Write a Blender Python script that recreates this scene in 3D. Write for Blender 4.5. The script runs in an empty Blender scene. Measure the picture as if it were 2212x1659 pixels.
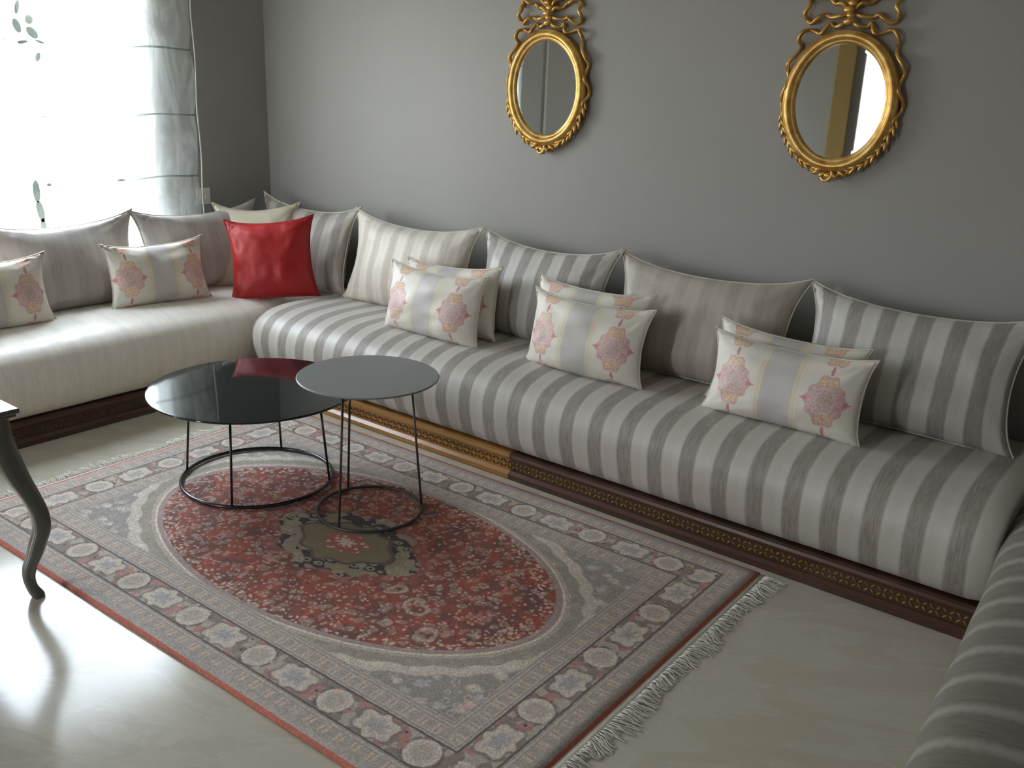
import bpy, bmesh, math, random
from mathutils import Vector, Matrix, noise
C = bpy.context.scene.collection
sc = bpy.context.scene
PI = math.pi
R_ = math.radians

# ------------------------------------------------------------------ camera
cam = bpy.data.cameras.new('camera'); cam_o = bpy.data.objects.new('camera', cam); C.objects.link(cam_o)
cam.sensor_width = 36; cam.lens = 36 * 2036.6 / 2212; cam.clip_start = .02
cam_o.matrix_world = Matrix(((0.7857, -0.2191, 0.5785, 0), (0.6175, 0.2238, -0.754, 0), (0.0357, 0.9497, 0.3111, 1.5), (0, 0, 0, 1)))
_m = cam_o.matrix_world.to_quaternion().to_matrix().to_4x4(); _m.translation = (0, 0, 1.5); cam_o.matrix_world = _m
sc.camera = cam_o

# ------------------------------------------------------------------ light
sc.view_settings.view_transform = 'Standard'; sc.view_settings.look = 'None'
sc.view_settings.gamma = 1; sc.view_settings.use_curve_mapping = False
sc.view_settings.exposure = 0.08
w = bpy.data.worlds.new('sky'); sc.world = w; w.use_nodes = True
nt = w.node_tree; nt.nodes.clear()
o_ = nt.nodes.new('ShaderNodeOutputWorld'); bg = nt.nodes.new('ShaderNodeBackground')
tc = nt.nodes.new('ShaderNodeTexCoord'); sp = nt.nodes.new('ShaderNodeSeparateXYZ'); cr = nt.nodes.new('ShaderNodeValToRGB')
nt.links.new(tc.outputs['Generated'], sp.inputs[0]); nt.links.new(sp.outputs['Z'], cr.inputs[0])
cr.color_ramp.elements[0].position = 0.0; cr.color_ramp.elements[0].color = (.34, .32, .28, 1)
cr.color_ramp.elements[1].position = 0.06; cr.color_ramp.elements[1].color = (.90, .95, 1, 1)
e_ = cr.color_ramp.elements.new(0.6); e_.color = (.72, .84, 1, 1)
nt.links.new(cr.outputs[0], bg.inputs[0]); bg.inputs[1].default_value = 27.0
nt.links.new(bg.outputs[0], o_.inputs[0])

sun = bpy.data.lights.new('sun', 'SUN'); sun.energy = 14; sun.angle = R_(1.5); sun.color = (1, .96, .9)
sun_o = bpy.data.objects.new('sun', sun); C.objects.link(sun_o)
sun_o.rotation_euler = Vector((.69, -.72, -.50)).to_track_quat('-Z', 'Y').to_euler()

def portal(name, loc, rot, sx, sy):
    l = bpy.data.lights.new(name, 'AREA'); l.shape = 'RECTANGLE'; l.size = sx; l.size_y = sy
    l.cycles.is_portal = True
    o = bpy.data.objects.new(name, l); C.objects.link(o); o.location = loc; o.rotation_euler = rot
WX, WY = -4.38, 3.41            # left wall plane, long wall plane
WIN = (1.30, 2.69, .62, 1.98)   # window in the left wall: y0, y1, z0, z1
DOOR = (-3.35, -2.90, 0.0, 2.3) # bright opening in the rear wall: x0, x1, z0, z1
RY = -3.2
FILL_WIN = (-3.08, -2.58, .3, 2.2) # unseen window added in the recess as fill light: y0, y1, z0, z1
portal('window_portal', (WX - .10, (WIN[0] + WIN[1]) / 2, (WIN[2] + WIN[3]) / 2), (0, -PI / 2, 0), WIN[3] - WIN[2], WIN[1] - WIN[0])
portal('recess_fill_portal', (-5.9 - .16, (FILL_WIN[0] + FILL_WIN[1]) / 2, (FILL_WIN[2] + FILL_WIN[3]) / 2), (0, -PI / 2, 0), FILL_WIN[3] - FILL_WIN[2], FILL_WIN[1] - FILL_WIN[0])
portal('rear_portal', ((DOOR[0] + DOOR[1]) / 2, RY - .16, (DOOR[2] + DOOR[3]) / 2), (PI / 2, 0, 0), DOOR[1] - DOOR[0], DOOR[3] - DOOR[2])

# ------------------------------------------------------------------ node helper
class V:
    def __init__(s, n, sock): s.n = n; s.s = sock
    def __add__(a, b): return a.n.m('ADD', a, b)
    __radd__ = __add__
    def __sub__(a, b): return a.n.m('SUBTRACT', a, b)
    def __rsub__(a, b): return a.n.m('SUBTRACT', b, a)
    def __mul__(a, b): return a.n.m('MULTIPLY', a, b)
    __rmul__ = __mul__
    def __truediv__(a, b): return a.n.m('DIVIDE', a, b)
    def __rtruediv__(a, b): return a.n.m('DIVIDE', b, a)
class N:
    def __init__(self, name):
        self.mat = bpy.data.materials.new(name); self.mat.use_nodes = True
        self.t = self.mat.node_tree; self.t.nodes.clear()
        self.out = self.t.nodes.new('ShaderNodeOutputMaterial')
    def put(self, inp, v):
        if isinstance(v, V): self.t.links.new(v.s, inp)
        elif v is not None: inp.default_value = v
    def m(self, op, a, b=None, c=None, clamp=False):
        n = self.t.nodes.new('ShaderNodeMath'); n.operation = op; n.use_clamp = clamp
        self.put(n.inputs[0], a); self.put(n.inputs[1], b)
        if c is not None: self.put(n.inputs[2], c)
        return V(self, n.outputs[0])
    def abs(self, a): return self.m('ABSOLUTE', a)
    def frac(self, a): return self.m('FRACT', a)
    def min(self, a, b): return self.m('MINIMUM', a, b)
    def max(self, a, b): return self.m('MAXIMUM', a, b)
    def sqrt(self, a): return self.m('SQRT', a)
    def step(self, a, lo, hi):                    # smooth 0..1 as a goes lo..hi
        n = self.t.nodes.new('ShaderNodeMapRange'); n.interpolation_type = 'SMOOTHSTEP'
        self.put(n.inputs['Value'], a); n.inputs['From Min'].default_value = lo; n.inputs['From Max'].default_value = hi
        return V(self, n.outputs[0])
    def band(self, a, lo, hi, s=.003):            # 1 inside lo..hi
        return self.step(a, lo - s, lo + s) * (1 - self.step(a, hi - s, hi + s))
    def coord(self, which='Object'):
        n = self.t.nodes.new('ShaderNodeTexCoord'); self.c = V(self, n.outputs[which])
        s = self.t.nodes.new('ShaderNodeSeparateXYZ'); self.t.links.new(n.outputs[which], s.inputs[0])
        return [V(self, s.outputs[i]) for i in range(3)]
    def vec(self, x, y, z=0.0):
        n = self.t.nodes.new('ShaderNodeCombineXYZ')
        self.put(n.inputs[0], x); self.put(n.inputs[1], y); self.put(n.inputs[2], z); return V(self, n.outputs[0])
    def noise(self, vec, scale, detail=2.0, rough=.5, dist=0.0):
        n = self.t.nodes.new('ShaderNodeTexNoise'); self.put(n.inputs['Vector'], vec)
        n.inputs['Scale'].default_value = scale; n.inputs['Detail'].default_value = detail
        n.inputs['Roughness'].default_value = rough; n.inputs['Distortion'].default_value = dist
        return V(self, n.outputs[0])
    def vor(self, vec, scale, feat='F1', rnd=1.0):
        n = self.t.nodes.new('ShaderNodeTexVoronoi'); n.feature = feat; self.put(n.inputs['Vector'], vec)
        n.inputs['Scale'].default_value = scale; n.inputs['Randomness'].default_value = rnd
        return V(self, n.outputs['Distance']), (V(self, n.outputs['Color']) if feat == 'F1' else None)
    def sepc(self, c):
        s = self.t.nodes.new('ShaderNodeSeparateColor'); self.put(s.inputs[0], c); return [V(self, s.outputs[i]) for i in range(3)]
    def mix(self, f, a, b):
        n = self.t.nodes.new('ShaderNodeMix'); n.data_type = 'RGBA'
        self.put(n.inputs[0], f)
        for i, v in ((6, a), (7, b)):
            if isinstance(v, V): self.t.links.new(v.s, n.inputs[i])
            else: n.inputs[i].default_value = (*v, 1)
        return V(self, n.outputs[2])
    def bump(self, h, strength=.3, dist=.002):
        n = self.t.nodes.new('ShaderNodeBump'); self.put(n.inputs['Height'], h)
        n.inputs['Strength'].default_value = strength; n.inputs['Distance'].default_value = dist
        return V(self, n.outputs[0])
    def bsdf(self, color, rough=.5, metal=0.0, **k):
        n = self.t.nodes.new('ShaderNodeBsdfPrincipled')
        if isinstance(color, V): self.t.links.new(color.s, n.inputs['Base Color'])
        else: n.inputs['Base Color'].default_value = (*color, 1)
        self.put(n.inputs['Roughness'], rough); self.put(n.inputs['Metallic'], metal)
        for kk, vv in k.items():
            self.put(n.inputs[kk.replace('_', ' ')], vv)
        return V(self, n.outputs[0])
    def done(self, sh):
        self.t.links.new(sh.s, self.out.inputs[0]); return self.mat
def simple(name, col, rough=.5, metal=0.0, **k):
    n = N(name); return n.done(n.bsdf(col, rough, metal, **k))
def srgb(r, g, b):
    f = lambda c: (c / 255 / 12.92) if c <= 10 else ((c / 255 + .055) / 1.055) ** 2.4
    return (f(r), f(g), f(b))

# ------------------------------------------------------------------ materials
M = {}
def wall_paint():
    n = N('grey_wall_paint'); n.coord()
    a = n.noise(n.c, 1.3, 3); b = n.noise(n.c, 260, 3)
    col = n.mix(a, (.318, .308, .290), (.345, .335, .316))
    return n.done(n.bsdf(col, .55, Normal=n.bump(b, .15, .001)))
M['wall'] = wall_paint()
M['ceiling'] = simple('white_ceiling_paint', (.55, .54, .51), .7)
def marble():
    n = N('beige_marble'); x, y, z = n.coord()
    v = n.vec(x * 1.0 + y * .55, y * 2.6 - x * 1.4, 0.0)
    a = n.noise(v, 2.2, 6, .6, 1.2); b = n.noise(v, 9, 5, .65, .8)
    vein = 1 - n.step(n.abs(a - .5), 0.0, .035)
    col = n.mix(b, (.50, .455, .355), (.60, .55, .445))
    col = n.mix(n.step(a, .35, .7) * .5, col, (.66, .62, .52))
    col = n.mix(vein * .22, col, (.72, .69, .61))
    rg = b * .07 + .12
    return n.done(n.bsdf(col, rg, IOR=1.5))
M['floor'] = marble()
def stripes(name, light, dark, period, duty, soft, streak, phase=0.0, rough=.42):
    n = N(name); x, y, z = n.coord('UV')
    wob = (n.noise(n.vec(x * 6, y * 14, 0.0), 4.0, 4, .7) - .5) * .018 * soft
    t = n.frac((x + wob) / period + phase)
    d = n.band(t, .08, .08 + duty, .03 + .05 * soft)
    fine = n.noise(n.vec(x * 420, y * 9, 0.0), 1.0, 3, .6)
    thread = n.noise(n.vec(x * 210, y * 16 + x * 30, 0.0), 1.0, 4, .65, .8)
    mid = n.band(t, .62, .88, .05)
    a = n.mix(fine, [c * .93 for c in light], [min(1, c * 1.05) for c in light])
    a = n.mix(mid * .35, a, [light[0] * .86, light[1] * .82, light[2] * .72])
    b = n.mix(n.step(thread, .35, .65) * streak, dark, [c * 1.45 for c in dark])
    col = n.mix(d, a, b)
    ro = d * .14 + rough
    return n.done(n.bsdf(col, ro, Sheen_Weight=.25, Sheen_Roughness=.4, Normal=n.bump(fine + thread, .22, .0015)))
LIGHT, TAUPE = (.56, .53, .49), (.25, .222, .195)
M['strong'] = stripes('taupe_and_silver_striped_fabric', LIGHT, TAUPE, .122, .47, .35, 1.0, .30)
M['strong_shaded'] = stripes('shaded_taupe_striped_fabric', (.29, .265, .225), (.125, .11, .085), .122, .74, 1.6, 1.0, .30, .6)  # same stripe fabric; dimness of satin turned from the light painted in
M['cushion_beige'] = stripes('beige_striped_cushion_fabric', (.47, .42, .355), (.35, .31, .26), .105, .45, 1.5, .5)
M['cushion_grey'] = stripes('grey_striped_cushion_fabric', (.58, .56, .53), (.27, .245, .225), .112, .50, .4, .7)
M['cushion_soft'] = stripes('soft_grey_striped_cushion_fabric', (.52, .485, .46), (.40, .37, .35), .112, .50, 1.2, .5)
M['cushion_cream'] = stripes('cream_striped_cushion_fabric', (.66, .61, .53), (.46, .41, .345), .105, .45, 1.5, .5)
M['faint'] = stripes('faintly_striped_satin', (.86, .82, .75), (.78, .735, .655), .122, .5, 1.6, .3, 0.0, .32)
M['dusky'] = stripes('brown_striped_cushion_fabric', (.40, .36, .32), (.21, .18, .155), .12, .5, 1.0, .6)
M['piping'] = simple('cream_piping', (.6, .55, .46), .6)
def satin_red():
    n = N('red_satin'); x, y, z = n.coord('UV')
    a = n.noise(n.vec(x * 300, y * 30, 0.0), 1, 3); b = n.noise(n.vec(x, y, 0.0), 5, 3, .5, 1)
    col = n.mix(b, (.34, .008, .012), (.42, .012, .009))
    return n.done(n.bsdf(col, .47, Sheen_Weight=.5, Sheen_Roughness=.3, Sheen_Tint=(1, .08, .12, 1), Normal=n.bump(a, .25, .001)))
M['red'] = satin_red()
def medallion_fabric():
    # printed / woven cushion: silver centre band, cream sides, two lobed medallions with chains of dots
    n = N('medallion_cushion_fabric'); x, y, z = n.coord('UV')     # metres from cushion centre
    W, H = .54, .36
    ax = n.abs(x)
    fine = n.noise(n.vec(x * 300, y * 40, 0.0), 1, 3)
    cream = n.mix(fine, (.73, .69, .59), (.81, .77, .68))
    silver = n.mix(fine, (.52, .49, .465), (.60, .57, .545))
    col = n.mix(n.step(ax, .052, .056), silver, (.71, .64, .47))
    col = n.mix(n.step(ax, .068, .074), col, cream)
    col = n.mix(n.band(ax, .076, .082, .002) * .35, col, (.66, .6, .45))
    jx = n.noise(n.vec(x, y, 0.0), 30, 2)
    a = ax - .163; b0 = y + .012
    per = .20                                                      # the medallion repeats up and down
    b = (n.frac(b0 / per + .5) - .5) * per
    aa, ab = n.abs(a), n.abs(b)
    r = n.sqrt(a * a * 1.25 + b * b * .85)
    th = n.m('ARCTAN2', b, a)
    lob = n.m('COSINE', th * 10.0) * .005 + n.m('COSINE', th * 4.0) * .005 + .074
    q = r / lob + (jx - .5) * .05
    inside = 1 - n.step(q, .97, 1.02)
    lace, _ = n.vor(n.vec(x, y * 1.0, 0.0), 95, 'DISTANCE_TO_EDGE')
    lace2, _ = n.vor(n.vec(x * 1.3 + 3, y, 0.0), 55, 'DISTANCE_TO_EDGE')
    lines = 1 - n.step(lace, .05, .16)
    lines2 = 1 - n.step(lace2, .03, .12)
    base = n.mix(n.step(q, .2, .65), (.50, .38, .36), (.68, .42, .40))
    base = n.mix(lines * .7, base, (.60, .24, .26))
    tb = n.step(ab, .038, .056)
    base = n.mix(tb, base, n.mix(lines2, (.74, .52, .28), (.68, .27, .16)))
    side = n.step(aa, .048, .066)
    base = n.mix(side * .7, base, (.62, .15, .14))
    base = n.mix(n.band(q, .88, .99, .02) * .7, base, (.58, .30, .33))
    base = n.mix(n.band(q, .42, .5, .02) * .5, base, (.74, .60, .58))
    col = n.mix(inside * (lines * .3 + .52), col, base)
    # side tips
    tip = (1 - n.step(ab / (.088 - aa), .22, .34)) * n.band(aa, .058, .086, .002)
    col = n.mix(tip * .8, col, (.62, .20, .20))
    # chain of dots and lozenges between medallions
    for yy, rr in ((.088, .0055), (.098, .0075)):
        dd = n.sqrt(a * a + (ab - yy) * (ab - yy))
        col = n.mix((1 - n.step(dd, rr * .75, rr)) * .85, col, (.58, .20, .20))
    return n.done(n.bsdf(col, .5, Sheen_Weight=.2, Normal=n.bump(fine + lines * inside * .6, .2, .0012)))
M['medallion'] = medallion_fabric()
M['beige'] = simple('beige_satin', (.60, .54, .41), .45, Sheen_Weight=.3)
def wood(name, c1, c2, rough=.33):
    n = N(name); x, y, z = n.coord()
    g = n.noise(n.vec(x * 2.5, y * 60, z * 60), 1.0, 5, .6, .6)
    col = n.mix(g, c1, c2)
    return n.done(n.bsdf(col, rough, Coat_Weight=.35, Coat_Roughness=.18, Normal=n.bump(g, .12, .001)))
M['wood'] = wood('reddish_brown_wood', (.045, .018, .011), (.095, .037, .018))
M['wood_light'] = wood('honey_brown_wood', (.27, .12, .022), (.42, .20, .04))
M['carving'] = simple('gilded_carving', (.24, .15, .035), .45, .35)
M['carving_light'] = simple('honey_gilded_carving', (.10, .05, .018), .55, .1)
def gilt():
    n = N('aged_gilt'); n.coord()
    a = n.noise(n.c, 22, 4, .6)
    col = n.mix(n.step(a, .35, .68), (.55, .30, .07), (.80, .54, .19))
    return n.done(n.bsdf(col, a * .18 + .30, .8))
M['gilt'] = gilt()
M['gilt_dark'] = simple('dark_gilt', (.30, .19, .06), .4, .8)  # darker gilt tone for the mirror backing
M['mirror'] = simple('silvered_glass', (.86, .88, .87), .015, 1.0)
M['black_glass'] = simple('black_glass', (.012, .017, .017), .045, IOR=1.62)
M['black_wire'] = simple('black_lacquered_wire', (.012, .012, .016), .22, IOR=1.6)
M['grey_top'] = simple('matte_grey_lacquer', (.215, .225, .215), .42)
M['grey_wire'] = simple('dark_grey_wire', (.07, .068, .06), .35, .3)
M['taupe_lacquer'] = simple('taupe_lacquer', (.105, .105, .09), .22, Coat_Weight=.6, Coat_Roughness=.08)
M['frame_white'] = simple('white_window_frame', (.7, .71, .7), .4)
M['plate'] = simple('cream_plastic', (.80, .80, .70), .4)
M['plate_dark'] = simple('dark_socket_hole', (.05, .05, .05), .5)
M['ochre'] = simple('ochre_door_wood', (.30, .20, .06), .45)
M['brown_trim'] = simple('brown_grey_frame', (.12, .10, .085), .5)
def glass():
    n = N('window_glass')
    t = n.t.nodes.new('ShaderNodeBsdfTransparent'); g = n.t.nodes.new('ShaderNodeBsdfGlossy'); g.inputs['Roughness'].default_value = .02
    mx = n.t.nodes.new('ShaderNodeMixShader'); mx.inputs[0].default_value = .06
    n.t.links.new(t.outputs[0], mx.inputs[1]); n.t.links.new(g.outputs[0], mx.inputs[2])
    return n.done(V(n, mx.outputs[0]))
M['glass'] = glass()
def sheer(name, dens, col):
    n = N(name); x, y, z = n.coord()
    a = n.noise(n.vec(x, y * 3.0, z * 1.0), 4.0, 4, .55, .9)
    fac = n.m('ADD', n.step(a, .35, .68) * .30, dens, clamp=True)
    t = n.t.nodes.new('ShaderNodeBsdfTransparent'); d = n.t.nodes.new('ShaderNodeBsdfDiffuse'); tr = n.t.nodes.new('ShaderNodeBsdfTranslucent')
    d.inputs[0].default_value = (*col, 1); tr.inputs[0].default_value = (*col, 1)
    m1 = n.t.nodes.new('ShaderNodeMixShader'); m1.inputs[0].default_value = .5
    n.t.links.new(d.outputs[0], m1.inputs[1]); n.t.links.new(tr.outputs[0], m1.inputs[2])
    mx = n.t.nodes.new('ShaderNodeMixShader'); n.put(mx.inputs[0], fac)
    n.t.links.new(t.outputs[0], mx.inputs[1]); n.t.links.new(m1.outputs[0], mx.inputs[2])
    return n.done(V(n, mx.outputs[0]))
M['sheer'] = sheer('sheer_voile', .42, (.88, .93, .91))
M['hem'] = sheer('voile_hem', .62, (.42, .47, .46))
M['leafvoile'] = sheer('embroidered_voile', .96, (.34, .38, .35))
M['embroidery'] = simple('grey_green_embroidery', (.30, .36, .31), .7)
M['fringe'] = simple('cream_wool_fringe', (.86, .83, .74), .8)

def rug_mat():
    n = N('oriental_rug_pile'); x, y, z = n.coord()
    LX, LY = 1.14, .73
    nz = n.noise(n.c, 60, 3); nz2 = n.noise(n.c, 11, 4, .6); fine = n.noise(n.c, 420, 2)
    dx = LX - n.abs(x); dy = LY - n.abs(y)
    d = n.min(dx, dy); sel = n.step(dy - dx, -.001, .001)      # 1 on the short ends
    s = n.mixf(sel, x, y) if hasattr(n, 'mixf') else (x * (1 - sel) + y * sel)
    dj = d + (nz - .5) * .006
    greyA, greyB = (.215, .20, .195), (.31, .295, .275)
    ground = n.mix(n.step(nz2, .35, .65), greyA, greyB)
    # ---- central field outside the oval
    fl, flc = n.vor(n.vec(x + nz * .03, y * 1.25 + nz * .03, 0.0), 17)
    fr_ = n.sepc(flc)
    spot = 1 - n.step(fl, .22, .46)
    field = n.mix(spot, (.185, .178, .175), (.36, .335, .315))
    field = n.mix(spot * n.step(fr_[0], .72, .76), field, (.38, .27, .25))
    field = n.mix(spot * n.step(fr_[1], .68, .72), field, (.27, .30, .32))
    field = n.mix(n.band(n.vor(n.vec(x, y, 0.0), 26)[0], .18, .30, .04) * .5, field, (.37, .35, .32)); field = n.mix((1 - n.step(n.vor(n.vec(x, y, 0.0), 30, 'DISTANCE_TO_EDGE')[0], .02, .09)) * .4, field, (.15, .13, .12))
    # ---- oval
    ex = x / .80; ey = y / .452
    e = n.sqrt(ex * ex + ey * ey) + (nz2 - .5) * .01
    od = n.sqrt(x * x + y * y) * (1 - 1 / e)                    # distance outside the oval
    col = field
    scal = n.m('COSINE', n.m('ARCTAN2', ey, ex) * 36.0) * .006
    col = n.mix(n.band(od + scal, .078, .120, .006) * .65, col, n.mix(nz, (.36, .335, .30), (.47, .44, .40)))
    col = n.mix(n.band(od + scal, .036, .078, .004) * .8, col, n.mix(nz, (.15, .138, .112), (.24, .222, .185)))
    col = n.mix(n.band(od, .022, .036, .003), col, n.mix(nz, (.22, .20, .18), (.32, .30, .27)))
    col = n.mix(n.band(od, .013, .022, .002), col, (.40, .37, .34))
    col = n.mix(n.band(od, -.002, .013, .002), col, n.mix(nz, (.17, .12, .12), (.26, .20, .20)))
    # red field with flowers
    wx = x + (nz2 - .5) * .05; wy = y + (n.noise(n.c, 9, 2) - .5) * .05
    f1, f1c = n.vor(n.vec(wx, wy, 0.0), 30); c1 = n.sepc(f1c)
    f2, f2c = n.vor(n.vec(wx + 5, wy, 0.0), 62); c2 = n.sepc(f2c)
    red = n.mix(n.step(nz2, .38, .62), (.085, .024, .018), (.185, .034, .016))
    red = n.mix(n.step(c2[0], .66, .7) * (1 - n.step(f2, .35, .5)), red, (.07, .026, .028))
    red = n.mix(n.step(c2[1], .72, .78) * (1 - n.step(f2, .35, .5)), red, (.32, .048, .018))
    red = n.mix((1 - n.step(f2, .25, .42)) * (1 - n.step(c2[2], .50, .54)) * .85, red, (.30, .235, .21))
    petal_n = n.step(n.vor(n.vec(x, y, 0.0), 105)[0], .25, .5)
    petals = n.band(f1, .15, .44, .08) * (1 - n.step(c1[0], .80, .85)) * (1 - petal_n * .6)
    red = n.mix(petals * .8, red, (.29, .245, .22))
    red = n.mix((1 - n.step(f1, .08, .15)) * (1 - n.step(c1[0], .50, .55)), red, (.20, .09, .07))
    big, bigc = n.vor(n.vec(wx + 2, wy + 1, 0.0), 8.5); cb = n.sepc(bigc)
    on = n.step(cb[0], .60, .64)
    red = n.mix(n.band(big, .17, .30, .03) * on * (1 - petal_n * .5) * .8, red, (.31, .28, .25))
    red = n.mix(n.band(big, .30, .35, .02) * on * .8, red, (.10, .025, .022))
    rim = n.band(e, .90, .99, .01)
    red = n.mix(rim * .5 * (1 - n.step(f2, .3, .5)), red, (.42, .36, .32))
    col = n.mix(1 - n.step(e, .985, .992), col, red)
    # ---- centre star medallion
    r = n.sqrt(x * x * .62 + y * y * 1.35); th = n.m('ARCTAN2', y, x)
    star = n.m('COSINE', th * 8.0) * .018 + n.m('COSINE', th * 4.0) * .012 + .215
    q = r / star + (nz2 - .5) * .12
    mm, mmc = n.vor(n.vec(x * .8 + nz * .02, y * 1.1, 0.0), 27); cm = n.sepc(mmc)
    med = n.mix(nz2, (.10, .082, .050), (.155, .128, .082))
    outer = n.mix(n.step(cm[0], .42, .46), (.014, .013, .014), (.17, .15, .11))
    outer = n.mix(n.band(mm, .18, .38, .05) * .85, outer, (.22, .20, .155))
    med = n.mix(n.step(q, .66, .70), med, outer)
    med = n.mix(n.band(q, .62, .68, .015) * .8, med, (.05, .035, .04))
    q2 = r + n.m('COSINE', th * 8.0) * .008
    med = n.mix(1 - n.step(q2, .062, .068), med, n.mix(n.step(n.vor(n.vec(x, y, 0.0), 40)[0], .25, .4), (.36, .30, .24), (.22, .06, .05)))
    med = n.mix(1 - n.step(q2, .024, .028), med, (.36, .32, .27))
    col = n.mix(1 - n.step(q, 1.0, 1.03), col, med)
    ring = n.band(q, 1.0, 1.22, .03)
    col = n.mix(ring * .6 * n.step(cm[1], .4, .5), col, (.17, .05, .05))
    # ---- borders
    sq = n.abs(n.frac(s / .052) - .5)
    guard = n.mix(n.step(sq, .20, .26), (.31, .27, .25), (.225, .205, .195))
    guard = n.mix((1 - n.step(sq, .06, .10)) * n.step(n.abs(n.frac(s / .104) - .5), .2, .3), guard, (.20, .15, .10))
    lines = n.mix(n.step(n.abs(n.frac(d / .012) - .5), .18, .3), (.285, .265, .255), (.20, .188, .182))
    def put(lo, hi, c):
        nonlocal col
        col = n.mix(n.band(dj, lo, hi, .0015), col, c)
    outside = 1 - n.step(d, .268, .272)
    col = n.mix(outside, col, ground)
    put(.245, .27, lines); put(.212, .245, guard); put(.197, .212, lines)
    # main border with rosettes
    mb, mbc = n.vor(n.vec(x, y, 0.0), 34); cmb = n.sepc(mbc)
    main = n.mix(n.step(cmb[0], .5, .55), (.15, .122, .105), (.255, .232, .21))
    main = n.mix(n.step(cmb[1], .80, .84), main, (.25, .13, .12))
    main = n.mix((1 - n.step(mb, .12, .22)) * n.step(cmb[2], .6, .65), main, (.035, .03, .03))
    u = (n.frac(s / .295 + .5) - .5) * .295; v = d - .142
    rr = n.sqrt(u * u + v * v) + (nz2 - .5) * .012
    main = n.mix(n.band(rr, .046, .056, .006) * n.step(nz, .42, .56) * .8, main, (.05, .042, .040))
    main = n.mix(1 - n.step(rr, .044, .048), main, n.mix(n.step(rr, .018, .040), (.27, .245, .22), (.345, .325, .30)))
    main = n.mix(n.band(rr, .020, .026, .003) * .6, main, (.24, .22, .21))
    u2 = (n.frac(s / .295) - .5) * .295
    an = n.m('ARCTAN2', v, u2)
    r3 = n.sqrt(u2 * u2 * .45 + v * v) + n.m('COSINE', an * 6.0) * .006 + (nz2 - .5) * .02
    main = n.mix(1 - n.step(r3, .038, .044), main, n.mix(n.step(r3, .012, .03), (.22, .22, .235), (.34, .32, .295)))
    main = n.mix(n.band(r3, .044, .050, .003) * .7, main, (.10, .09, .10))
    put(.092, .193, main)
    put(.086, .093, (.065, .05, .055)); put(.190, .197, (.065, .05, .055))
    put(.070, .086, lines); put(.040, .070, guard); put(.013, .040, n.mix(nz, (.17, .165, .165), (.27, .255, .25)))
    col = n.mix(1 - n.step(d + (nz - .5) * .003, .010, .013), col, (.27, .075, .05))
    streak = n.noise(n.vec(x * 90, y * 520, 0.0), 1.0, 3, .7); sp2, _ = n.vor(n.vec(x, y, 0.0), 170)
    gain = n.t.nodes.new('ShaderNodeMix'); gain.data_type = 'RGBA'; gain.blend_type = 'MULTIPLY'; gain.inputs[0].default_value = 1
    gain.inputs[7].default_value = (2.45, 2.28, 2.08, 1); n.t.links.new(col.s, gain.inputs[6]); col = V(n, gain.outputs[2])
    col = n.mix(n.step(streak, .42, .72) * .22, col, (.46, .43, .39))
    col = n.mix(n.step(sp2, .34, .62) * .30, col, (.10, .085, .08))
    return n.done(n.bsdf(col, .85, Sheen_Weight=.08, Normal=n.bump(fine + nz, .4, .002)))
M['rug'] = rug_mat()

# ------------------------------------------------------------------ mesh helpers
def link(name, bm, mat, parent=None, smooth=True):
    me = bpy.data.meshes.new(name); bmesh.ops.recalc_face_normals(bm, faces=bm.faces); bm.to_mesh(me); bm.free()
    if mat is not None: me.materials.append(mat)
    if smooth:
        for p in me.polygons: p.use_smooth = True
    o = bpy.data.objects.new(name, me); C.objects.link(o)
    if parent: o.parent = parent
    return o
def thing(name, label, cat, loc=(0, 0, 0), rz=0.0, group=None):
    o = bpy.data.objects.new(name, None); C.objects.link(o); o.location = loc; o.rotation_euler = (0, 0, rz)
    return tag(o, label, cat, group)
def tag(o, label, cat, group=None):
    o['label'] = label; o['category'] = cat
    if group: o['group'] = group
    return o
def struct(o): o['kind'] = 'structure'; return o
def box(bm, x0, x1, y0, y1, z0, z1, bev=0.0):
    r = bmesh.ops.create_cube(bm, size=1.0)
    bmesh.ops.scale(bm, vec=(x1 - x0, y1 - y0, z1 - z0), verts=r['verts'])
    bmesh.ops.translate(bm, vec=((x0 + x1) / 2, (y0 + y1) / 2, (z0 + z1) / 2), verts=r['verts'])
    if bev:
        es = list({e for v in r['verts'] for e in v.link_edges})
        bmesh.ops.bevel(bm, geom=es, offset=bev, segments=2, affect='EDGES', profile=.6)
def bx(*a, **k):
    bm = bmesh.new(); box(bm, *a, **k); return bm
def tube(bm, pts, rad, seg=10, closed=False, flat=1.0, up=Vector((0, 1, 0))):
    pts = [Vector(p) for p in pts]; n = len(pts); rings = []
    for i, p in enumerate(pts):
        a = pts[(i - 1) % n] if (closed or i > 0) else p
        b = pts[(i + 1) % n] if (closed or i < n - 1) else p
        t = (b - a).normalized()
        s = t.cross(up)
        if s.length < 1e-4: s = t.cross(Vector((1, 0, 0)))
        s.normalize(); u = s.cross(t).normalized()
        r = rad[i] if isinstance(rad, (list, tuple)) else rad
        rings.append([bm.verts.new(p + s * r * math.cos(2 * PI * k / seg) + u * r * flat * math.sin(2 * PI * k / seg)) for k in range(seg)])
    m = n if closed else n - 1
    for i in range(m):
        A, B = rings[i], rings[(i + 1) % n]
        for k in range(seg): bm.faces.new((A[k], A[(k + 1) % seg], B[(k + 1) % seg], B[k]))
    if not closed:
        bm.faces.new(rings[0]); bm.faces.new(rings[-1])
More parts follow.
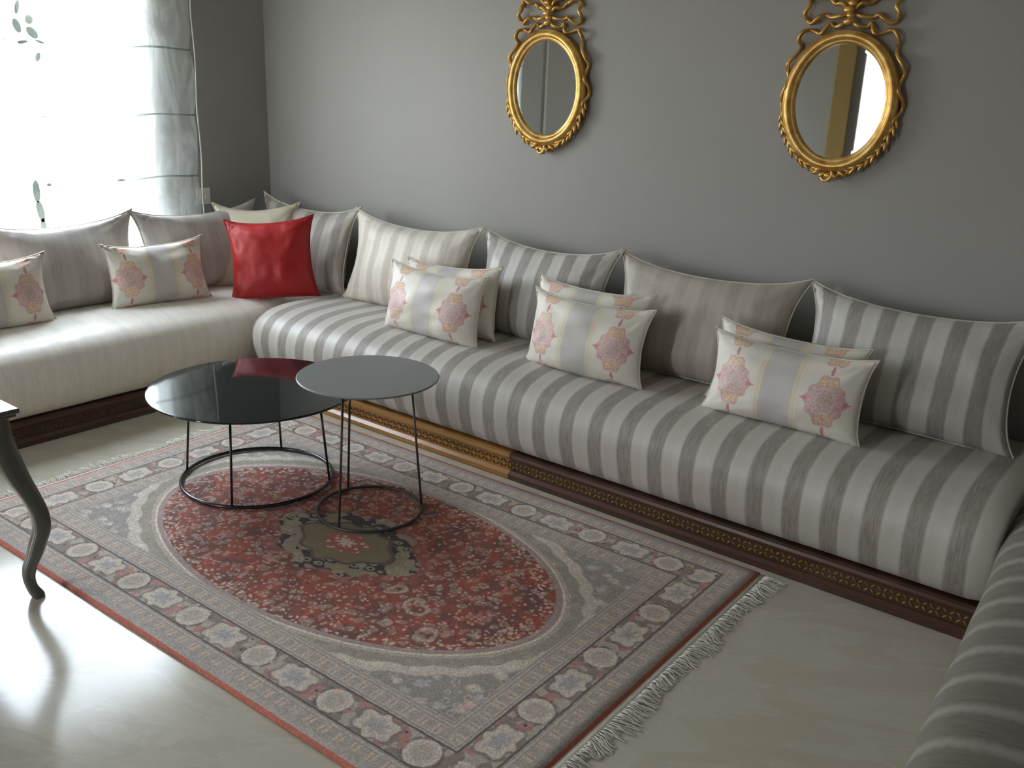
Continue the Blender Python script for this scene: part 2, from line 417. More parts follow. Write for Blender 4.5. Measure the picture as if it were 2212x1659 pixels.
def spline(pts, n=6):
    out = []; P = [Vector(p) for p in pts]
    for i in range(len(P) - 1):
        p0 = P[max(i - 1, 0)]; p1 = P[i]; p2 = P[i + 1]; p3 = P[min(i + 2, len(P) - 1)]
        for k in range(n):
            t = k / n
            out.append(.5 * ((2 * p1) + (-p0 + p2) * t + (2 * p0 - 5 * p1 + 4 * p2 - p3) * t * t + (-p0 + 3 * p1 - 3 * p2 + p3) * t ** 3))
    out.append(P[-1]); return out
def lathe(bm, prof, seg=64):
    rings = []
    for r, z in prof:
        rings.append([bm.verts.new((r * math.cos(2 * PI * k / seg), r * math.sin(2 * PI * k / seg), z)) for k in range(seg)])
    for A, B in zip(rings, rings[1:]):
        for k in range(seg): bm.faces.new((A[k], A[(k + 1) % seg], B[(k + 1) % seg], B[k]))
    bm.faces.new(rings[0]); bm.faces.new(rings[-1])
def ellipsoid(bm, c, s, rot=None, u=10, v=6):
    mt = Matrix.Translation(c) @ (rot.to_4x4() if rot else Matrix.Identity(4)) @ Matrix.Diagonal((*s, 1))
    bmesh.ops.create_uvsphere(bm, u_segments=u, v_segments=v, radius=1, matrix=mt)

# ------------------------------------------------------------------ the room
XR = .60; ZC = 2.75; JOG = .79; XJ = -5.9
struct(link('floor', bx(XJ - .2, XR + .2, RY - .2, WY + .2, -.1, 0), M['floor'], smooth=False))
bm = bmesh.new(); box(bm, WX - .09, XR + .2, JOG + .15, WY + .2, ZC, ZC + .1); box(bm, XJ - .15, XR + .2, RY - .2, JOG + .15, ZC, ZC + .1)
struct(link('ceiling', bm, M['ceiling'], smooth=False))
struct(link('wall_back', bx(WX - .2, XR + .2, WY, WY + .15, 0, ZC), M['wall'], smooth=False))
struct(link('wall_right', bx(XR, XR + .15, RY, WY, 0, ZC), M['wall'], smooth=False))
bm = bmesh.new()
y0, y1, z0, z1 = WIN
box(bm, WX - .09, WX, y1, WY, 0, ZC); box(bm, WX - .09, WX, JOG, y0, 0, ZC)
box(bm, WX - .09, WX, y0, y1, 0, z0); box(bm, WX - .09, WX, y0, y1, z1, ZC)
struct(link('wall_left', bm, M['wall'], smooth=False))
bm = bmesh.new(); box(bm, XJ, WX - .09, JOG, JOG + .15, 0, ZC); q0, q1, q2, q3 = FILL_WIN; box(bm, XJ - .15, XJ, q1, JOG + .15, 0, ZC); box(bm, XJ - .15, XJ, RY, q0, 0, ZC); box(bm, XJ - .15, XJ, q0, q1, 0, q2); box(bm, XJ - .15, XJ, q0, q1, q3, ZC)
struct(link('wall_recess', bm, M['wall'], smooth=False))
bm = bmesh.new(); a, b, c, d = DOOR
box(bm, XJ, a, RY - .15, RY, 0, ZC); box(bm, b, XR, RY - .15, RY, 0, ZC); box(bm, a, b, RY - .15, RY, d, ZC)
struct(link('wall_rear', bm, M['wall'], smooth=False))
bm = bmesh.new(); box(bm, a - .29, a - .10, RY + .002, RY + .05, 0, d + .1, bev=.01)
struct(link('trim_1', bm, M['ochre'], smooth=False))
bm = bmesh.new(); box(bm, a - .10, a, RY + .002, RY + .03, 0, d + .1); box(bm, a - .1, b + .1, RY + .002, RY + .03, d, d + .1); box(bm, b, b + .1, RY + .002, RY + .03, 0, d)
struct(link('trim_2', bm, M['brown_trim'], smooth=False))
struct(link('trim_3', bx(WX - .09, WX + .012, JOG - .012, JOG, 0, ZC), M['ceiling'], smooth=False))
# window in the left wall
win = bpy.data.objects.new('window_1', None); C.objects.link(win); struct(win)
bm = bmesh.new(); t = .055; xa, xb = WX - .075, WX - .035
box(bm, xa, xb, y0, y0 + t, z0, z1); box(bm, xa, xb, y1 - t, y1, z0, z1); box(bm, xa, xb, y0 + t, y1 - t, z0, z0 + t); box(bm, xa, xb, y0 + t, y1 - t, z1 - t, z1)
link('window_frame', bm, M['frame_white'], win, False)
ym = (y0 + y1) / 2
link('mullion', bx(xa + .01, xb - .01, ym - .02, ym + .02, z0 + t, z1 - t), M['frame_white'], win, False)
for q0, q1 in ((y0 + t, ym - .02), (ym + .02, y1 - t)):
    link('pane', bx(WX - .057, WX - .053, q0, q1, z0 + t, z1 - t), M['glass'], win, False)
link('window_sill', bx(WX - .09, WX + .02, y0 - .03, y1 + .03, z0 - .03, z0 + .001, bev=.004), M['frame_white'], win, False)

# ------------------------------------------------------------------ sofas
def plinth(L, mat1, mat2, split, carvA, carvB, root):
    """wooden moulded base, front face looks along -Y local, runs from x=0 to L"""
    prof = [(.30, 0), (-.004, 0), (-.008, .006), (-.008, .022), (.0, .030), (.004, .034), (.008, .036), (.008, .078), (.004, .080), (-.002, .086), (-.006, .094), (-.004, .104), (.006, .110), (.30, .110)]
    segs = [(0, split, mat1, carvA), (split, L, mat2, carvB)] if split else [(0, L, mat1, carvA)]
    for x0, x1, m, cm in segs:
        bm = bmesh.new()
        A = [bm.verts.new((x0 + .0008, y, z)) for y, z in prof]; B = [bm.verts.new((x1 - .0008, y, z)) for y, z in prof]
        for i in range(len(prof)):
            j = (i + 1) % len(prof); bm.faces.new((A[i], A[j], B[j], B[i]))
        bm.faces.new(A); bm.faces.new(B)
        link('base_board', bm, m, root, False)
        bm = bmesh.new(); n = int((x1 - x0) / .019)
        for i in range(n):
            x = x0 + .012 + i * (x1 - x0 - .004) / n; s = 1 if i % 2 else -1
            for zz, k in ((.048, s), (.067, -s)):
                rot = Matrix.Rotation(k * .7, 3, 'Y')
                ellipsoid(bm, (x, .008, zz), (.0115, .0045, .0038), rot, 6, 4)
        o = link('carved_band', bm, cm, root); o['kind'] = 'stuff'
def mattress(name, L, depth, thick, mat, label, loc, rz, phase=0.0, sag=0.0, seedv=1, rootcat='mattress', endround=(1, 1)):
    """lies on z=0 local, length along X 0..L, front at y=0 (looks along -Y), back at y=depth"""
    prof = []
    T = thick; D = depth
    base = [(.05, 0.0), (.012, .01), (-.018, .05), (-.036, .11), (-.042, .165), (-.036, .215), (-.015, .258), (.025, .290), (.085, .310), (.16, .318), (.28, .320), (.42, .318), (.56, .316), (D - .06, .308), (D - .02, .28), (D, .2), (D, .1), (D - .02, 0.0)]
    base = [(y, z * T / .32) for y, z in base]
    # refine
    P = spline([(y, z, 0) for y, z in base], 3); prof = [(p[0], max(p[1], 0.0)) for p in P]
    bm = bmesh.new(); uvl = bm.loops.layers.uv.new('UVMap')
    nx = int(L / .035); rows = []; us = []
    arc = [0]
    for i in range(1, len(prof)): arc.append(arc[-1] + math.hypot(prof[i][0] - prof[i - 1][0], prof[i][1] - prof[i - 1][1]))
    xs = [0, .004, .014, .032, .06] + [.06 + (L - .12) * i / nx for i in range(1, nx)] + [L - .06, L - .032, L - .014, L - .004, L]
    for x in xs:
        ex = min(x if endround[0] else 1, (L - x) if endround[1] else 1, .07) / .07
        k = math.sqrt(max(0, 1 - (1 - ex) ** 2))       # rounding at both ends
        row = []
        for (y, z) in prof:
            w = noise.noise(Vector((x * 1.7 + seedv * 9, y * 2.2, z * 2))) * .012 + noise.noise(Vector((x * 7 + seedv, y * 5, z * 5))) * .003
            cy, cz = D * .5, T * .5
            s = .86 + .14 * k
            yy = cy + (y - cy) * (.93 + .07 * k); zz = cz + (z - cz) * s
            top = 1 if z > T * .3 else z / (T * .3)
            row.append(bm.verts.new((x, yy + w * top * (1 if y < .1 else .3), max(0, zz * 1.0 if z > .001 else 0.0) + w * .8 * top)))
        rows.append(row); us.append(x)
    for i in range(len(xs) - 1):
        for j in range(len(prof) - 1):
            f = bm.faces.new((rows[i][j], rows[i + 1][j], rows[i + 1][j + 1], rows[i][j + 1]))
            for l, (a_, b_) in zip(f.loops, ((i, j), (i + 1, j), (i + 1, j + 1), (i, j + 1))):
                l[uvl].uv = (xs[a_] + phase, arc[b_])
        f = bm.faces.new((rows[i][0], rows[i + 1][0], rows[i + 1][-1], rows[i][-1]))
    bm.faces.new(rows[0]); bm.faces.new(rows[-1])
    o = link(name, bm, mat); o.location = loc; o.rotation_euler = (0, 0, rz)
    return tag(o, label, rootcat)
SX = -3.70; SY = 2.69        # front faces of the two plinths
XRS = -.365                  # front of the right-hand seat
PH = .11
# long base
r = thing('sofa_base', 'low carved wooden base under the long striped mattress on the back wall', 'sofa base', (SX + .001, SY, 0))
plinth(XRS + .02 - SX, M['wood_light'], M['wood'], 1.64, M['carving_light'], M['carving'], r)
r = thing('sofa_base', 'dark wooden base under the pale mattress below the window', 'sofa base', (SX, WY - .04, 0), 0)
r.rotation_euler = (0, 0, PI / 2); r.location = (SX, .95, 0)
plinth(WY - .03 - .95, M['wood'], None, None, M['wood'], None, r)
r = thing('sofa_base', 'wooden base beneath the striped mattress at right', 'sofa base', (XRS + .030, WY - .03, 0), -PI / 2 + .055)
plinth(WY - .03 - 1.05, M['wood'], None, None, M['carving'], None, r)
ZM = PH + .001; TH = .31
mattress('seat_mattress', XRS - SX - .065, .70, TH, M['strong'], 'long taupe and silver striped mattress along the back wall', (SX + .085, SY + .005, ZM), 0, 0.0, seedv=2)
mattress('seat_mattress', WY - .03 - .95, .66, TH, M['faint'], 'pale faintly striped satin mattress under the bright window', (SX + .0, .95, ZM), PI / 2, .05, seedv=5)
mattress('seat_mattress', WY - .03 - 1.05, .74, TH, M['strong_shaded'], 'taupe striped mattress with shade painted in, cut off by the right edge', (XRS + .022, WY - .03, ZM), -PI / 2 + .055, .02, seedv=8)

# ------------------------------------------------------------------ cushions
def pillow_mesh(name, w, h, T, seed=0, pinch=.035, slump=0.0, nu=30, nv=24, ear=.02, wr=.009):
    """stands on z=0 local, width along X, face along -Y, seam all round; UV in metres from the centre"""
    bm = bmesh.new(); uvl = bm.loops.layers.uv.new('UVMap')
    V3 = {}; seamp = []
    def P(i, j, side):
        u = -1 + 2 * i / nu; v = -1 + 2 * j / nv
        # denser towards the seam
        u = math.sin(u * PI / 2) * .55 + u * .45; v = math.sin(v * PI / 2) * .55 + v * .45
        px = pinch * (1 - v * v) * abs(u) ** 3; pz = pinch * 1.0 * (1 - u * u) * abs(v) ** 3
        x = (w / 2 - px) * u + (1 if u > 0 else -1) * ear * abs(u * v) ** 6
        zt = (1 if v > 0 else .15)
        z = (h / 2 - pz * zt) * v + (1 if v > 0 else -.3) * ear * abs(u * v) ** 6
        t = T / 2 * (max(0, 1 - abs(u) ** 2.6) * max(0, 1 - abs(v) ** 2.6)) ** .55
        t *= 1 - .18 * v                                   # heavier at the bottom
        e = (1 - u * u) * (1 - v * v)
        nn = noise.noise(Vector((u * 2.2 + seed * 3.1, v * 2.2, side * 5))) * wr * 1.6 + noise.noise(Vector((u * 6 + seed, v * 6, side * 2))) * wr * .6
        # gathers radiating from the corners
        g = math.sin(18 * math.atan2(1.05 - abs(v), 1.05 - abs(u)) + seed) * .008 * (abs(u * v)) ** 1.4 * (1 if e > 0 else 0)
        y = side * (t + (nn * min(1, e * 4)) + (g if e > 1e-6 else 0)) + slump * (v + 1) ** 2 * .25
        y += .010 * math.sin(u * 3 + seed) * abs(v)
        return (x, y, z + h / 2), (u * w / 2, v * h / 2)
    for side in (-1, 1):
        for i in range(nu + 1):
            for j in range(nv + 1):
                edge = i in (0, nu) or j in (0, nv)
                key = (i, j, 0 if edge else side)
                if key not in V3:
                    p, uv = P(i, j, side); V3[key] = (bm.verts.new(p), uv)
    g = lambda i, j, s: V3[(i, j, 0 if (i in (0, nu) or j in (0, nv)) else s)]
    for side in (-1, 1):
        for i in range(nu):
            for j in range(nv):
                q = [g(i, j, side), g(i + 1, j, side), g(i + 1, j + 1, side), g(i, j + 1, side)]
                if side > 0: q.reverse()
                f = bm.faces.new([a[0] for a in q])
                for l, a in zip(f.loops, q): l[uvl].uv = a[1]
    loop = [(i, 0) for i in range(nu)] + [(nu, j) for j in range(nv)] + [(i, nv) for i in range(nu, 0, -1)] + [(0, j) for j in range(nv, 0, -1)]
    seam = [V3[(i, j, 0)][0].co.copy() for i, j in loop]
    return bm, seam
def cushion(label, loc, yaw, tilt, w, h, T, mat, seed=0, roll=0.0, group=None, pinch=.035, ear=.02, pipe=None, name='back_cushion', cat='cushion', wr=.006):
    """loc = middle of the bottom edge; yaw 0 faces -Y; tilt leans the top away from the face"""
    r = thing(name, label, cat, loc, 0, group)
    r.rotation_mode = 'XYZ'
    r.matrix_world = Matrix.Translation(loc) @ Matrix.Rotation(yaw, 4, 'Z') @ Matrix.Rotation(-tilt, 4, 'X') @ Matrix.Rotation(roll, 4, 'Y')
    bm, seam = pillow_mesh(name, w, h, T, seed, pinch, ear=ear, wr=wr)
    link('cushion_cover', bm, mat, r)
    bm = bmesh.new(); tube(bm, seam, .0032, 6, closed=True, up=Vector((0, 1, 0)))
    link('piping', bm, pipe or M['piping'], r)
    return r
ZS = PH + TH - .004
G1 = 'large striped back cushions on the long wall'
def back(x0, x1, label, mat, seed, yaw=0.0, tilt=.26, h=.43, yb=3.14, w=None, z=ZS, T=.15):
    return cushion(label, ((x0 + x1) / 2, yb, z), yaw, tilt, w or (x1 - x0), h, T, mat, seed, group=G1, ear=.022, pinch=.04)
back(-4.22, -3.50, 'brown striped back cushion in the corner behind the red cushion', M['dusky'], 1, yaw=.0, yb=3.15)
back(-3.46, -2.70, 'cream faintly striped back cushion right of the corner', M['cushion_cream'], 2, yaw=.03, yb=3.13)
back(-2.67, -1.97, 'grey and silver striped back cushion between two cream ones', M['cushion_grey'], 3, yaw=-.02)
back(-1.945, -1.19, 'beige faintly striped back cushion right of the grey-and-silver striped one', M['cushion_beige'], 4, yaw=.02)
back(-1.165, -.44, 'broad grey-striped back cushion behind the rightmost patterned pair', M['cushion_grey'], 5, yaw=-.02, w=.73)
back(-.375, .33, 'dark striped back cushion cut off by the right edge', M['dusky'], 6, h=.40)
G2 = 'large striped back cushions under the window'
cushion('taupe striped back cushion left of the corner, against the window wall', (-4.12, 2.80, ZS), PI / 2, .22, .70, .40, .15, M['cushion_soft'], 7, group=G2, ear=.02)
cushion('dusky striped back cushion directly below the bright window, at left edge', (-4.12, 2.085, ZS), PI / 2, .22, .70, .405, .15, M['cushion_soft'], 8, group=G2, ear=.02)
# plain beige cushion and the red one in the corner
cushion('plain beige square cushion peeking out behind the red cushion', (-3.975, 2.985, ZS), R_(44), .40, .43, .43, .12, M['beige'], 9, name='square_cushion', roll=-.03, ear=.012)
cushion('shiny red satin square cushion in the sofa corner', (-3.71, 2.89, ZS - .004), R_(44), .22, .415, .385, .15, M['red'], 10, name='square_cushion', wr=.010, pipe=simple('red_piping', (.30, .012, .012), .5), roll=-.08, pinch=.022, ear=.012)
# patterned cushions
def patt(label, cx, cy, yaw, tilt, seed, w=.525, h=.288, roll=0.0, group='cream cushions with pink medallions', z=0.0, T=.15):
    return cushion(label, (cx, cy, ZS + z), yaw, tilt, w, h, T, M['medallion'], seed, roll, group, pinch=.018, ear=.012, name='medallion_cushion')
patt('patterned cushion standing behind the front one, pair nearest the corner', -2.67, 3.00, .0, .20, 21, roll=-.06, h=.30)
patt('front patterned cushion of the pair nearest the corner, pink medallions', -2.675, 2.885, .02, .20, 22)
patt('patterned cushion at back of the middle pair', -1.97, 3.005, .0, .22, 23, h=.315)
patt('front patterned cushion of the middle pair, behind the small grey table', -1.90, 2.90, .0, .20, 24)
patt('patterned cushion at back of the rightmost pair, only its top showing', -1.15, 2.99, -.03, .22, 25, h=.285, roll=.02)
patt('front patterned cushion of the rightmost pair, orange and pink medallions', -1.10, 2.90, -.02, .20, 26, w=.545, h=.272)
patt('single patterned cushion between the red cushion and the left edge', -3.965, 2.43, PI / 2 - .10, .20, 27, w=.48)
patt('patterned cushion cut off by the left edge, on the pale mattress', -4.00, 1.66, PI / 2 - .05, .20, 28)

# ------------------------------------------------------------------ rug
RC = (-2.125, 1.90)
r = thing('oriental_rug', 'grey oriental rug with a red oval medallion under the coffee tables', 'rug', (RC[0], RC[1], 0), R_(.6))
bm = bmesh.new(); nx, ny = 60, 40; rows = []
for i in range(nx + 1):
    row = []
    for j in range(ny + 1):
        x = -1.14 + 2.28 * i / nx; y = -.73 + 1.46 * j / ny
        k = 1 - .0 * x
        z = .009 + noise.noise(Vector((x * 3, y * 3, 0))) * .0015
        wob = noise.noise(Vector((x * 1.5, 7, 0))) * .008 if j in (0, ny) else 0
        row.append(bm.verts.new((x, y + wob, z)))
    rows.append(row)
for i in range(nx):
    for j in range(ny): bm.faces.new((rows[i][j], rows[i + 1][j], rows[i + 1][j + 1], rows[i][j + 1]))
bd = [e for e in bm.edges if e.is_boundary]
ex = bmesh.ops.extrude_edge_only(bm, edges=bd)
for v in ex['geom']:
    if isinstance(v, bmesh.types.BMVert): v.co.z = .001
link('pile', bm, M['rug'], r)
rnd = random.Random(4)
for side in (1, -1):
    bm = bmesh.new()
    box(bm, min(side * 1.138, side * 1.152), max(side * 1.138, side * 1.158), -.73, .73, .001, .006)
    n = 420
    for i in range(n):
        y = -.725 + 1.45 * i / (n - 1) + rnd.uniform(-.002, .002); L = rnd.uniform(.030, .068) * (1 + .2 * math.sin(i * .05)); dy = rnd.uniform(-.012, .012) + .016 * math.sin(i * .11) * math.sin(i * .037)
        p = spline([(side * 1.155, y, .004), (side * (1.155 + L * .35), y + dy * .3 + rnd.uniform(-.004, .004), .005 + rnd.random() * .005), (side * (1.155 + L * .7), y + dy * .9 + rnd.uniform(-.005, .005), .004), (side * (1.155 + L), y + dy + rnd.uniform(-.008, .008), .002)], 2)
        tube(bm, p, .0014, 4, up=Vector((0, 0, 1)))
    o = link('fringe', bm, M['fringe'], r); o['kind'] = 'stuff'

# ------------------------------------------------------------------ coffee tables
def wire_table(name, label, c, zt, rt, rr, rtop, azs, top, wire, rz0=.0125, th=.009, tube_r=.0068, leg_r=.0045):
    t = thing(name, label, 'table', (c[0], c[1], 0.0))
    bm = bmesh.new(); lathe(bm, [(rt - .004, zt - th), (rt - .001, zt - th * .8), (rt, zt - th * .5), (rt - .0008, zt - .0015), (rt - .003, zt)], 96)
    o = link('table_top', bm, top, t); 
    for p in o.data.polygons: p.use_smooth = len(p.vertices) == 4
    bm = bmesh.new(); tube(bm, [(rr * math.cos(2 * PI * k / 72), rr * math.sin(2 * PI * k / 72), rz0 + tube_r * .8) for k in range(72)], tube_r, 10, True, up=Vector((0, 0, 1)))
    link('base_ring', bm, wire, t)
    for a in azs:
        a = R_(a); bm = bmesh.new()
        tube(bm, [(rr * math.cos(a), rr * math.sin(a), rz0 + .004), (rtop * math.cos(a), rtop * math.sin(a), zt - th)], leg_r, 8)
        link('leg', bm, wire, t)
    bm = bmesh.new(); tube(bm, [(rtop * math.cos(2 * PI * k / 48), rtop * math.sin(2 * PI * k / 48), zt - th - .003) for k in range(48)], .003, 6, True, up=Vector((0, 0, 1)))
    link('top_ring', bm, wire, t)
    return t
wire_table('coffee_table', 'large low round coffee table with glossy black glass top', (-2.7587, 2.0301), .374, .376, .278, .245, (-147, -56, 33, 123), M['black_glass'], M['black_wire'])
wire_table('coffee_table', 'small taller round side table with matte grey top', (-2.2448, 2.1216), .514, .241, .184, .145, (-78, 50, 162), M['grey_top'], M['grey_wire'], th=.007, tube_r=.0055, leg_r=.0042)

# ------------------------------------------------------------------ cabriole side table (bottom left)
t = thing('side_table', 'dark taupe lacquered side table with curved leg at left edge', 'table', (-2.79, .85, 0))
bm = bmesh.new(); hw = .25
box(bm, -hw, hw, -hw, hw, .570, .585, bev=.005); box(bm, -hw + .008, hw - .008, -hw + .008, hw - .008, .560, .570, bev=.003)
link('table_top', bm, M['taupe_lacquer'], t)
bm = bmesh.new()
for sgn in (1, -1):
    for ax in (0, 1):
        n = 24; A = []; B = []; q0 = hw - .035; q1 = hw - .055
        for i in range(n + 1):
            s = -hw + .06 + (2 * hw - .12) * i / n; zb = .500 - .045 * abs(s / (hw - .06)) ** 3 + .012 * math.cos(s * 40)
            for lst, q in ((A, q0), (B, q1)):
                for z in (.561, zb):
                    lst.append(bm.verts.new((s, sgn * q, z) if ax == 0 else (sgn * q, s, z)))
        for i in range(n):
            a0, a1, a2, a3 = A[2 * i], A[2 * i + 1], A[2 * i + 3], A[2 * i + 2]; b0, b1, b2, b3 = B[2 * i], B[2 * i + 1], B[2 * i + 3], B[2 * i + 2]
            bm.faces.new((a0, a1, a2, a3)); bm.faces.new((b0, b3, b2, b1)); bm.faces.new((a1, b1, b2, a2)); bm.faces.new((a0, a3, b3, b0))
        bm.faces.new((A[0], B[0], B[1], A[1])); bm.faces.new((A[-2], A[-1], B[-1], B[-2]))
link('apron', bm, M['taupe_lacquer'], t, False)
legp = [(0, .561, .030), (.0, .50, .033), (.012, .44, .031), (.028, .38, .027), (.048, .32, .0225), (.060, .27, .021), (.061, .22, .0205), (.050, .175, .020), (.040, .135, .0185), (.029, .10, .0165), (.024, .065, .014), (.027, .035, .0135), (.035, .012, .016), (.038, 0, .014)]
for sx in (1, -1):
    for sy in (1, -1):
        bm = bmesh.new(); rings = []
        P = spline([(a_, b_, c_) for a_, b_, c_ in legp], 4)
        for off, z, rad in P:
            rad *= 1.15; cx = sx * (hw - .050 + off * 1.0); cy = sy * (hw - .050 + off * 1.0)
            ring = []
            for k in range(16):
                an = 2 * PI * k / 16; c_, s_ = math.cos(an), math.sin(an)
                f = 1 / (abs(c_) ** 3 + abs(s_) ** 3) ** (1 / 3)          # rounded-square section
                ring.append(bm.verts.new((cx + rad * f * c_, cy + rad * f * s_, max(z, 0))))
            rings.append(ring)
        for A, B in zip(rings, rings[1:]):
            for k in range(16): bm.faces.new((A[k], A[(k + 1) % 16], B[(k + 1) % 16], B[k]))
        bm.faces.new(rings[0]); bm.faces.new(rings[-1])
        link('leg', bm, M['taupe_lacquer'], t)

# ------------------------------------------------------------------ gilt mirrors
def gilt_mirror(label, cx, cz):
    t = thing('wall_mirror', label, 'mirror', (cx, WY - .004, cz), 0, 'gilt oval mirrors on the back wall')
    IX, IZ = .160, .194
    # local: x right, z up, -y out of the wall
    def ell(a, kx, kz): return (kx * math.cos(a), kz * math.sin(a))
    n = 96; bm = bmesh.new(); g = bm.verts.new((0, -.022, 0)); R1 = []; R2 = []
    for k in range(n):
        a = 2 * PI * k / n; x, z = ell(a, IX - .012, IZ - .012); R1.append(bm.verts.new((x, -.022, z)))
        x, z = ell(a, IX + .006, IZ + .006); R2.append(bm.verts.new((x, -.02195, z)))
    for k in range(n):
        bm.faces.new((g, R1[k], R1[(k + 1) % n])); bm.faces.new((R1[k], R2[k], R2[(k + 1) % n], R1[(k + 1) % n]))
    link('mirror_glass', bm, M['mirror'], t, False)
    bm = bmesh.new()
    prof = [(-.002, -.016), (-.003, -.026), (.001, -.031), (.006, -.033), (.009, -.033), (.012, -.036), (.017, -.0405), (.023, -.042), (.029, -.0405), (.034, -.036), (.036, -.034), (.039, -.033), (.0415, -.029), (.042, -.012), (.041, -.001), (-.002, -.001)]
    rings = []
    for k in range(n):
        a = 2 * PI * k / n; rings.append([bm.verts.new((*((IX + o) * math.cos(a),), y, (IZ + o) * math.sin(a))) for o, y in prof])
    for k in range(n):
        A, B = rings[k], rings[(k + 1) % n]
        for i in range(len(prof)): bm.faces.new((A[i], A[(i + 1) % len(prof)], B[(i + 1) % len(prof)], B[i]))
    link('frame', bm, M['gilt'], t)
    rn = random.Random(3)
    # ribbons
    bm = bmesh.new()
    for s in (1, -1):
        tail = [(.012, .262), (.03, .248), (.057, .244), (.073, .256), (.09, .227), (.106, .223), (.142, .234), (.163, .227), (.177, .203), (.171, .18), (.178, .155), (.203, .125), (.209, .098), (.200, .070), (.203, .043), (.219, .010), (.217, -.02), (.203, -.048), (.198, -.07)]
        loop = [(.015, .285), (.04, .277), (.073, .275), (.094, .283), (.114, .272), (.138, .256), (.158, .266), (.165, .289), (.152, .31), (.156, .335), (.135, .352), (.11, .338), (.085, .335), (.06, .318), (.035, .318), (.012, .30)]
        loop2 = [(.012, .318), (.03, .342), (.055, .352), (.078, .372), (.10, .378), (.112, .398), (.098, .420), (.072, .418), (.052, .40), (.032, .385), (.012, .352)]
        for L, rad in ((tail, .0068), (loop, .0072), (loop2, .0065)):
            P = [(s * x * .97, -.016 - .011 * math.sin(i * 1.9), z) for i, (x, z) in enumerate(L)]
            tube(bm, spline(P, 5), rad, 8, flat=1.5)
    o = link('ribbon_bow', bm, M['gilt'], t)
    bm = bmesh.new()
    for x, z, sx, sz in ((0, .262, .022, .012), (.004, .28, .017, .011), (-.006, .298, .020, .012), (.006, .318, .018, .011), (-.003, .338, .021, .012), (0, .362, .016, .014), (.012, .385, .012, .012), (-.012, .385, .012, .012), (0, .402, .013, .013), (0, .425, .010, .014)):
        ellipsoid(bm, (x, -.030, z), (sx, .014, sz), Matrix.Rotation(rn.uniform(-.5, .5), 3, 'Y'))
    link('crest_knot', bm, M['gilt'], t)
    bm = bmesh.new()
    for s in (1, -1):
        for i in range(11):
            a = R_(-14 - i * 6.6); k = .041 + .003 * (i % 2)
            for off, da in ((.000, .25), (.010, -.45)):
                x = s * (IX + k + off) * math.cos(a); z = (IZ + k + off) * math.sin(a)
                ang = math.atan2(-(IZ) * math.cos(a), (IX) * math.sin(a) * s)    # tangent
                rot = Matrix.Rotation(-ang + da * s, 3, 'Y')
                ellipsoid(bm, (x, -.020 - .004 * (i % 3), z), (.022, .007, .0060), rot, 8, 5)
    link('laurel_leaves', bm, M['gilt'], t)
    bm = bmesh.new()
    for x, z, sx, sz, ro in ((0, -.250, .020, .012, .2), (-.020, -.247, .020, .009, -.5), (.022, -.250, .018, .009, .6), (.0, -.265, .014, .008, 0), (-.045, -.240, .020, .008, -.4), (.047, -.240, .020, .008, .4)):
        ellipsoid(bm, (x, -.026, z), (sx, .013, sz), Matrix.Rotation(ro, 3, 'Y'))
    tube(bm, spline([(-.03, -.024, -.255), (-.012, -.034, -.268), (.006, -.036, -.262), (.016, -.034, -.245), (.010, -.03, -.236)], 5), .0055, 8)
    link('bottom_knot', bm, M['gilt'], t)
    bm = bmesh.new(); R1 = []
    lathe(bm, [(1, 0), (1, .012)], 48)
    bmesh.ops.scale(bm, vec=(IX + .03, IZ + .03, 1), verts=bm.verts); bmesh.ops.rotate(bm, matrix=Matrix.Rotation(PI / 2, 3, 'X'), verts=bm.verts)
    link('backing', bm, M['gilt_dark'], t, False)
    return t
gilt_mirror('left gilt oval mirror with carved ribbon crest on the grey wall', -2.475, 1.452)
gilt_mirror('right gilt oval mirror, reflecting a bright doorway', -1.215, 1.452)

# ------------------------------------------------------------------ wall socket
t = thing('wall_socket', 'small cream wall socket beside the curtain above the cushions', 'socket', (WX + .001, 2.965, .835))
link('cover_plate', bx(0, .009, -.042, .042, -.042, .042, bev=.003), M['plate'], t, False)
bm = bmesh.new(); lathe(bm, [(.022, 0), (.022, .003), (.018, .004), (.016, .001)], 24); bmesh.ops.rotate(bm, matrix=Matrix.Rotation(PI / 2, 3, 'Y'), verts=bm.verts); bmesh.ops.translate(bm, vec=(.009, 0, 0), verts=bm.verts)
link('outlet_face', bm, M['plate'], t)

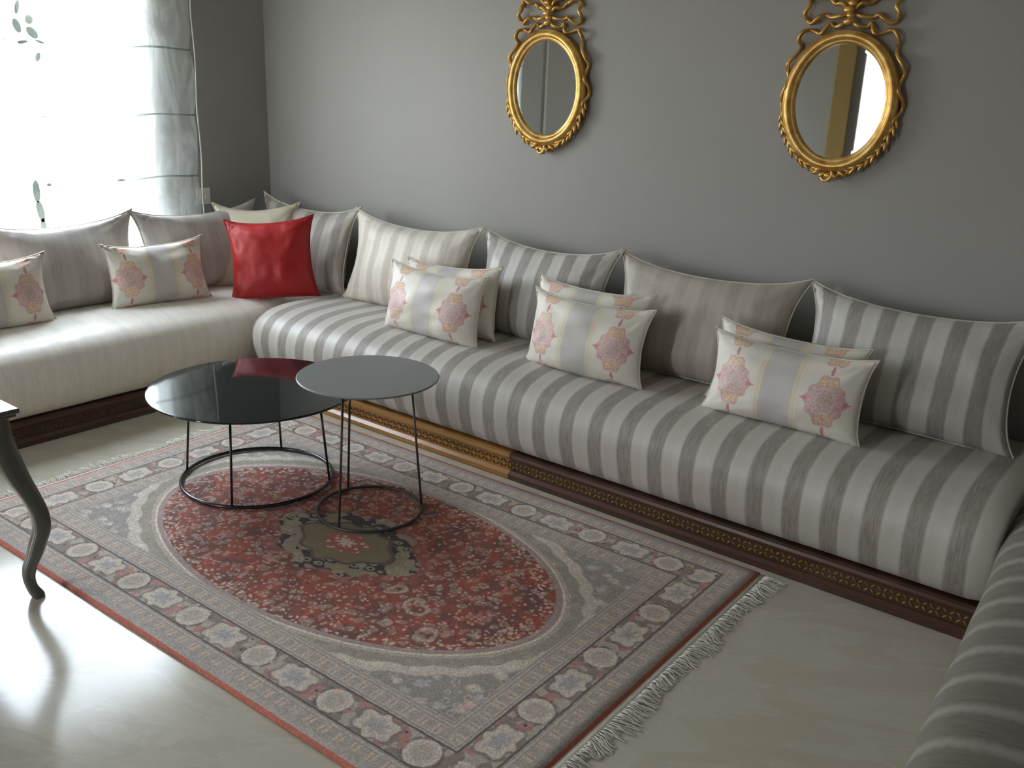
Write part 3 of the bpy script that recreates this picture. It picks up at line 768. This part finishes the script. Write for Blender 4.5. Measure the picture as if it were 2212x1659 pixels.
# ------------------------------------------------------------------ sheer blind
t = thing('sheer_blind', 'white sheer voile blind with stitched horizontal seams over the window', 'curtain', (WX + .06, 0, 0))
YA, YB = 1.16, 2.905
seams = [.955, 1.255, 1.565, 1.875, 2.185]
def cx_(y, z):
    near = min(abs(z - s) for s in seams)
    return .012 * math.sin(y * 16 + math.sin(z * 3) * 1.1) * min(1, near / .08) + .010 * noise.noise(Vector((y * 3, z * 3, 1))) - .018 * math.exp(-(near / .03) ** 2) * 0
levels = [.60] + seams + [2.5]
for a0, a1 in zip(levels, levels[1:]):
    bm = bmesh.new(); ny, nz = 90, 14; rows = []
    for i in range(ny + 1):
        y = YA + (YB - YA) * i / ny
        rows.append([bm.verts.new((cx_(y, a0 + (a1 - a0) * j / nz) + .010 * math.sin(PI * j / nz), y + .006 * math.sin((a0 + (a1 - a0) * j / nz) * 10) * (1 if i == ny else 0), a0 + (a1 - a0) * j / nz)) for j in range(nz + 1)])
    for i in range(ny):
        for j in range(nz): bm.faces.new((rows[i][j], rows[i + 1][j], rows[i + 1][j + 1], rows[i][j + 1]))
    link('voile_panel', bm, M['sheer'], t)
for s in seams:
    bm = bmesh.new(); tube(bm, [(cx_(YA + (YB - YA) * i / 60, s) + .004, YA + (YB - YA) * i / 60, s + .004 * math.sin(i * .5)) for i in range(61)], .0045, 6, flat=.7, up=Vector((1, 0, 0)))
    link('seam_rod', bm, M['hem'], t)
bm = bmesh.new(); tube(bm, [(.004, YB + .022 + .004 * math.sin(i * .7), .5 + 2.0 * i / 40) for i in range(41)], .004, 6, up=Vector((1, 0, 0)))
link('pull_cord', bm, M['frame_white'], t)
link('head_rail', bx(-.02, .03, YA, YB + .03, 2.5, 2.54, bev=.004), M['frame_white'], t, False)
def leaf(bm, y, z, L, wd, ang):
    c = Vector((.016, y, z)); n = 8; ring = []
    for k in range(n * 2):
        a = PI * k / n; u = L * math.cos(a); v = wd * math.sin(a)
        yy = u * math.cos(ang) - v * math.sin(ang); zz = u * math.sin(ang) + v * math.cos(ang); ring.append((c.y + yy, c.z + zz))
    A = [bm.verts.new((.018, *p)) for p in ring]; B = [bm.verts.new((.020, *p)) for p in ring]
    bm.faces.new(A); bm.faces.new(B)
    for k in range(len(A)): bm.faces.new((A[k], A[(k + 1) % len(A)], B[(k + 1) % len(A)], B[k]))
bm = bmesh.new()
for y, z, L, wd, an in ((2.06, 1.625, .030, .016, 1.9), (2.075, 1.56, .022, .007, .2), (2.115, 1.655, .022, .020, 1.4), (2.122, 1.60, .030, .018, 2.4), (2.15, 1.565, .02, .005, -.3), (2.135, 1.50, .022, .010, 1.2), (2.07, 1.70, .03, .01, 1.3),
                     (2.06, .93, .05, .016, 1.57), (2.068, .84, .05, .016, 1.7), (2.075, .76, .05, .014, 1.6), (2.12, .955, .010, .008, 0), (2.47, .955, .02, .006, 0)):
    leaf(bm, y, z, L, wd, an)
o = link('embroidered_leaves', bm, M['leafvoile'], t, False)
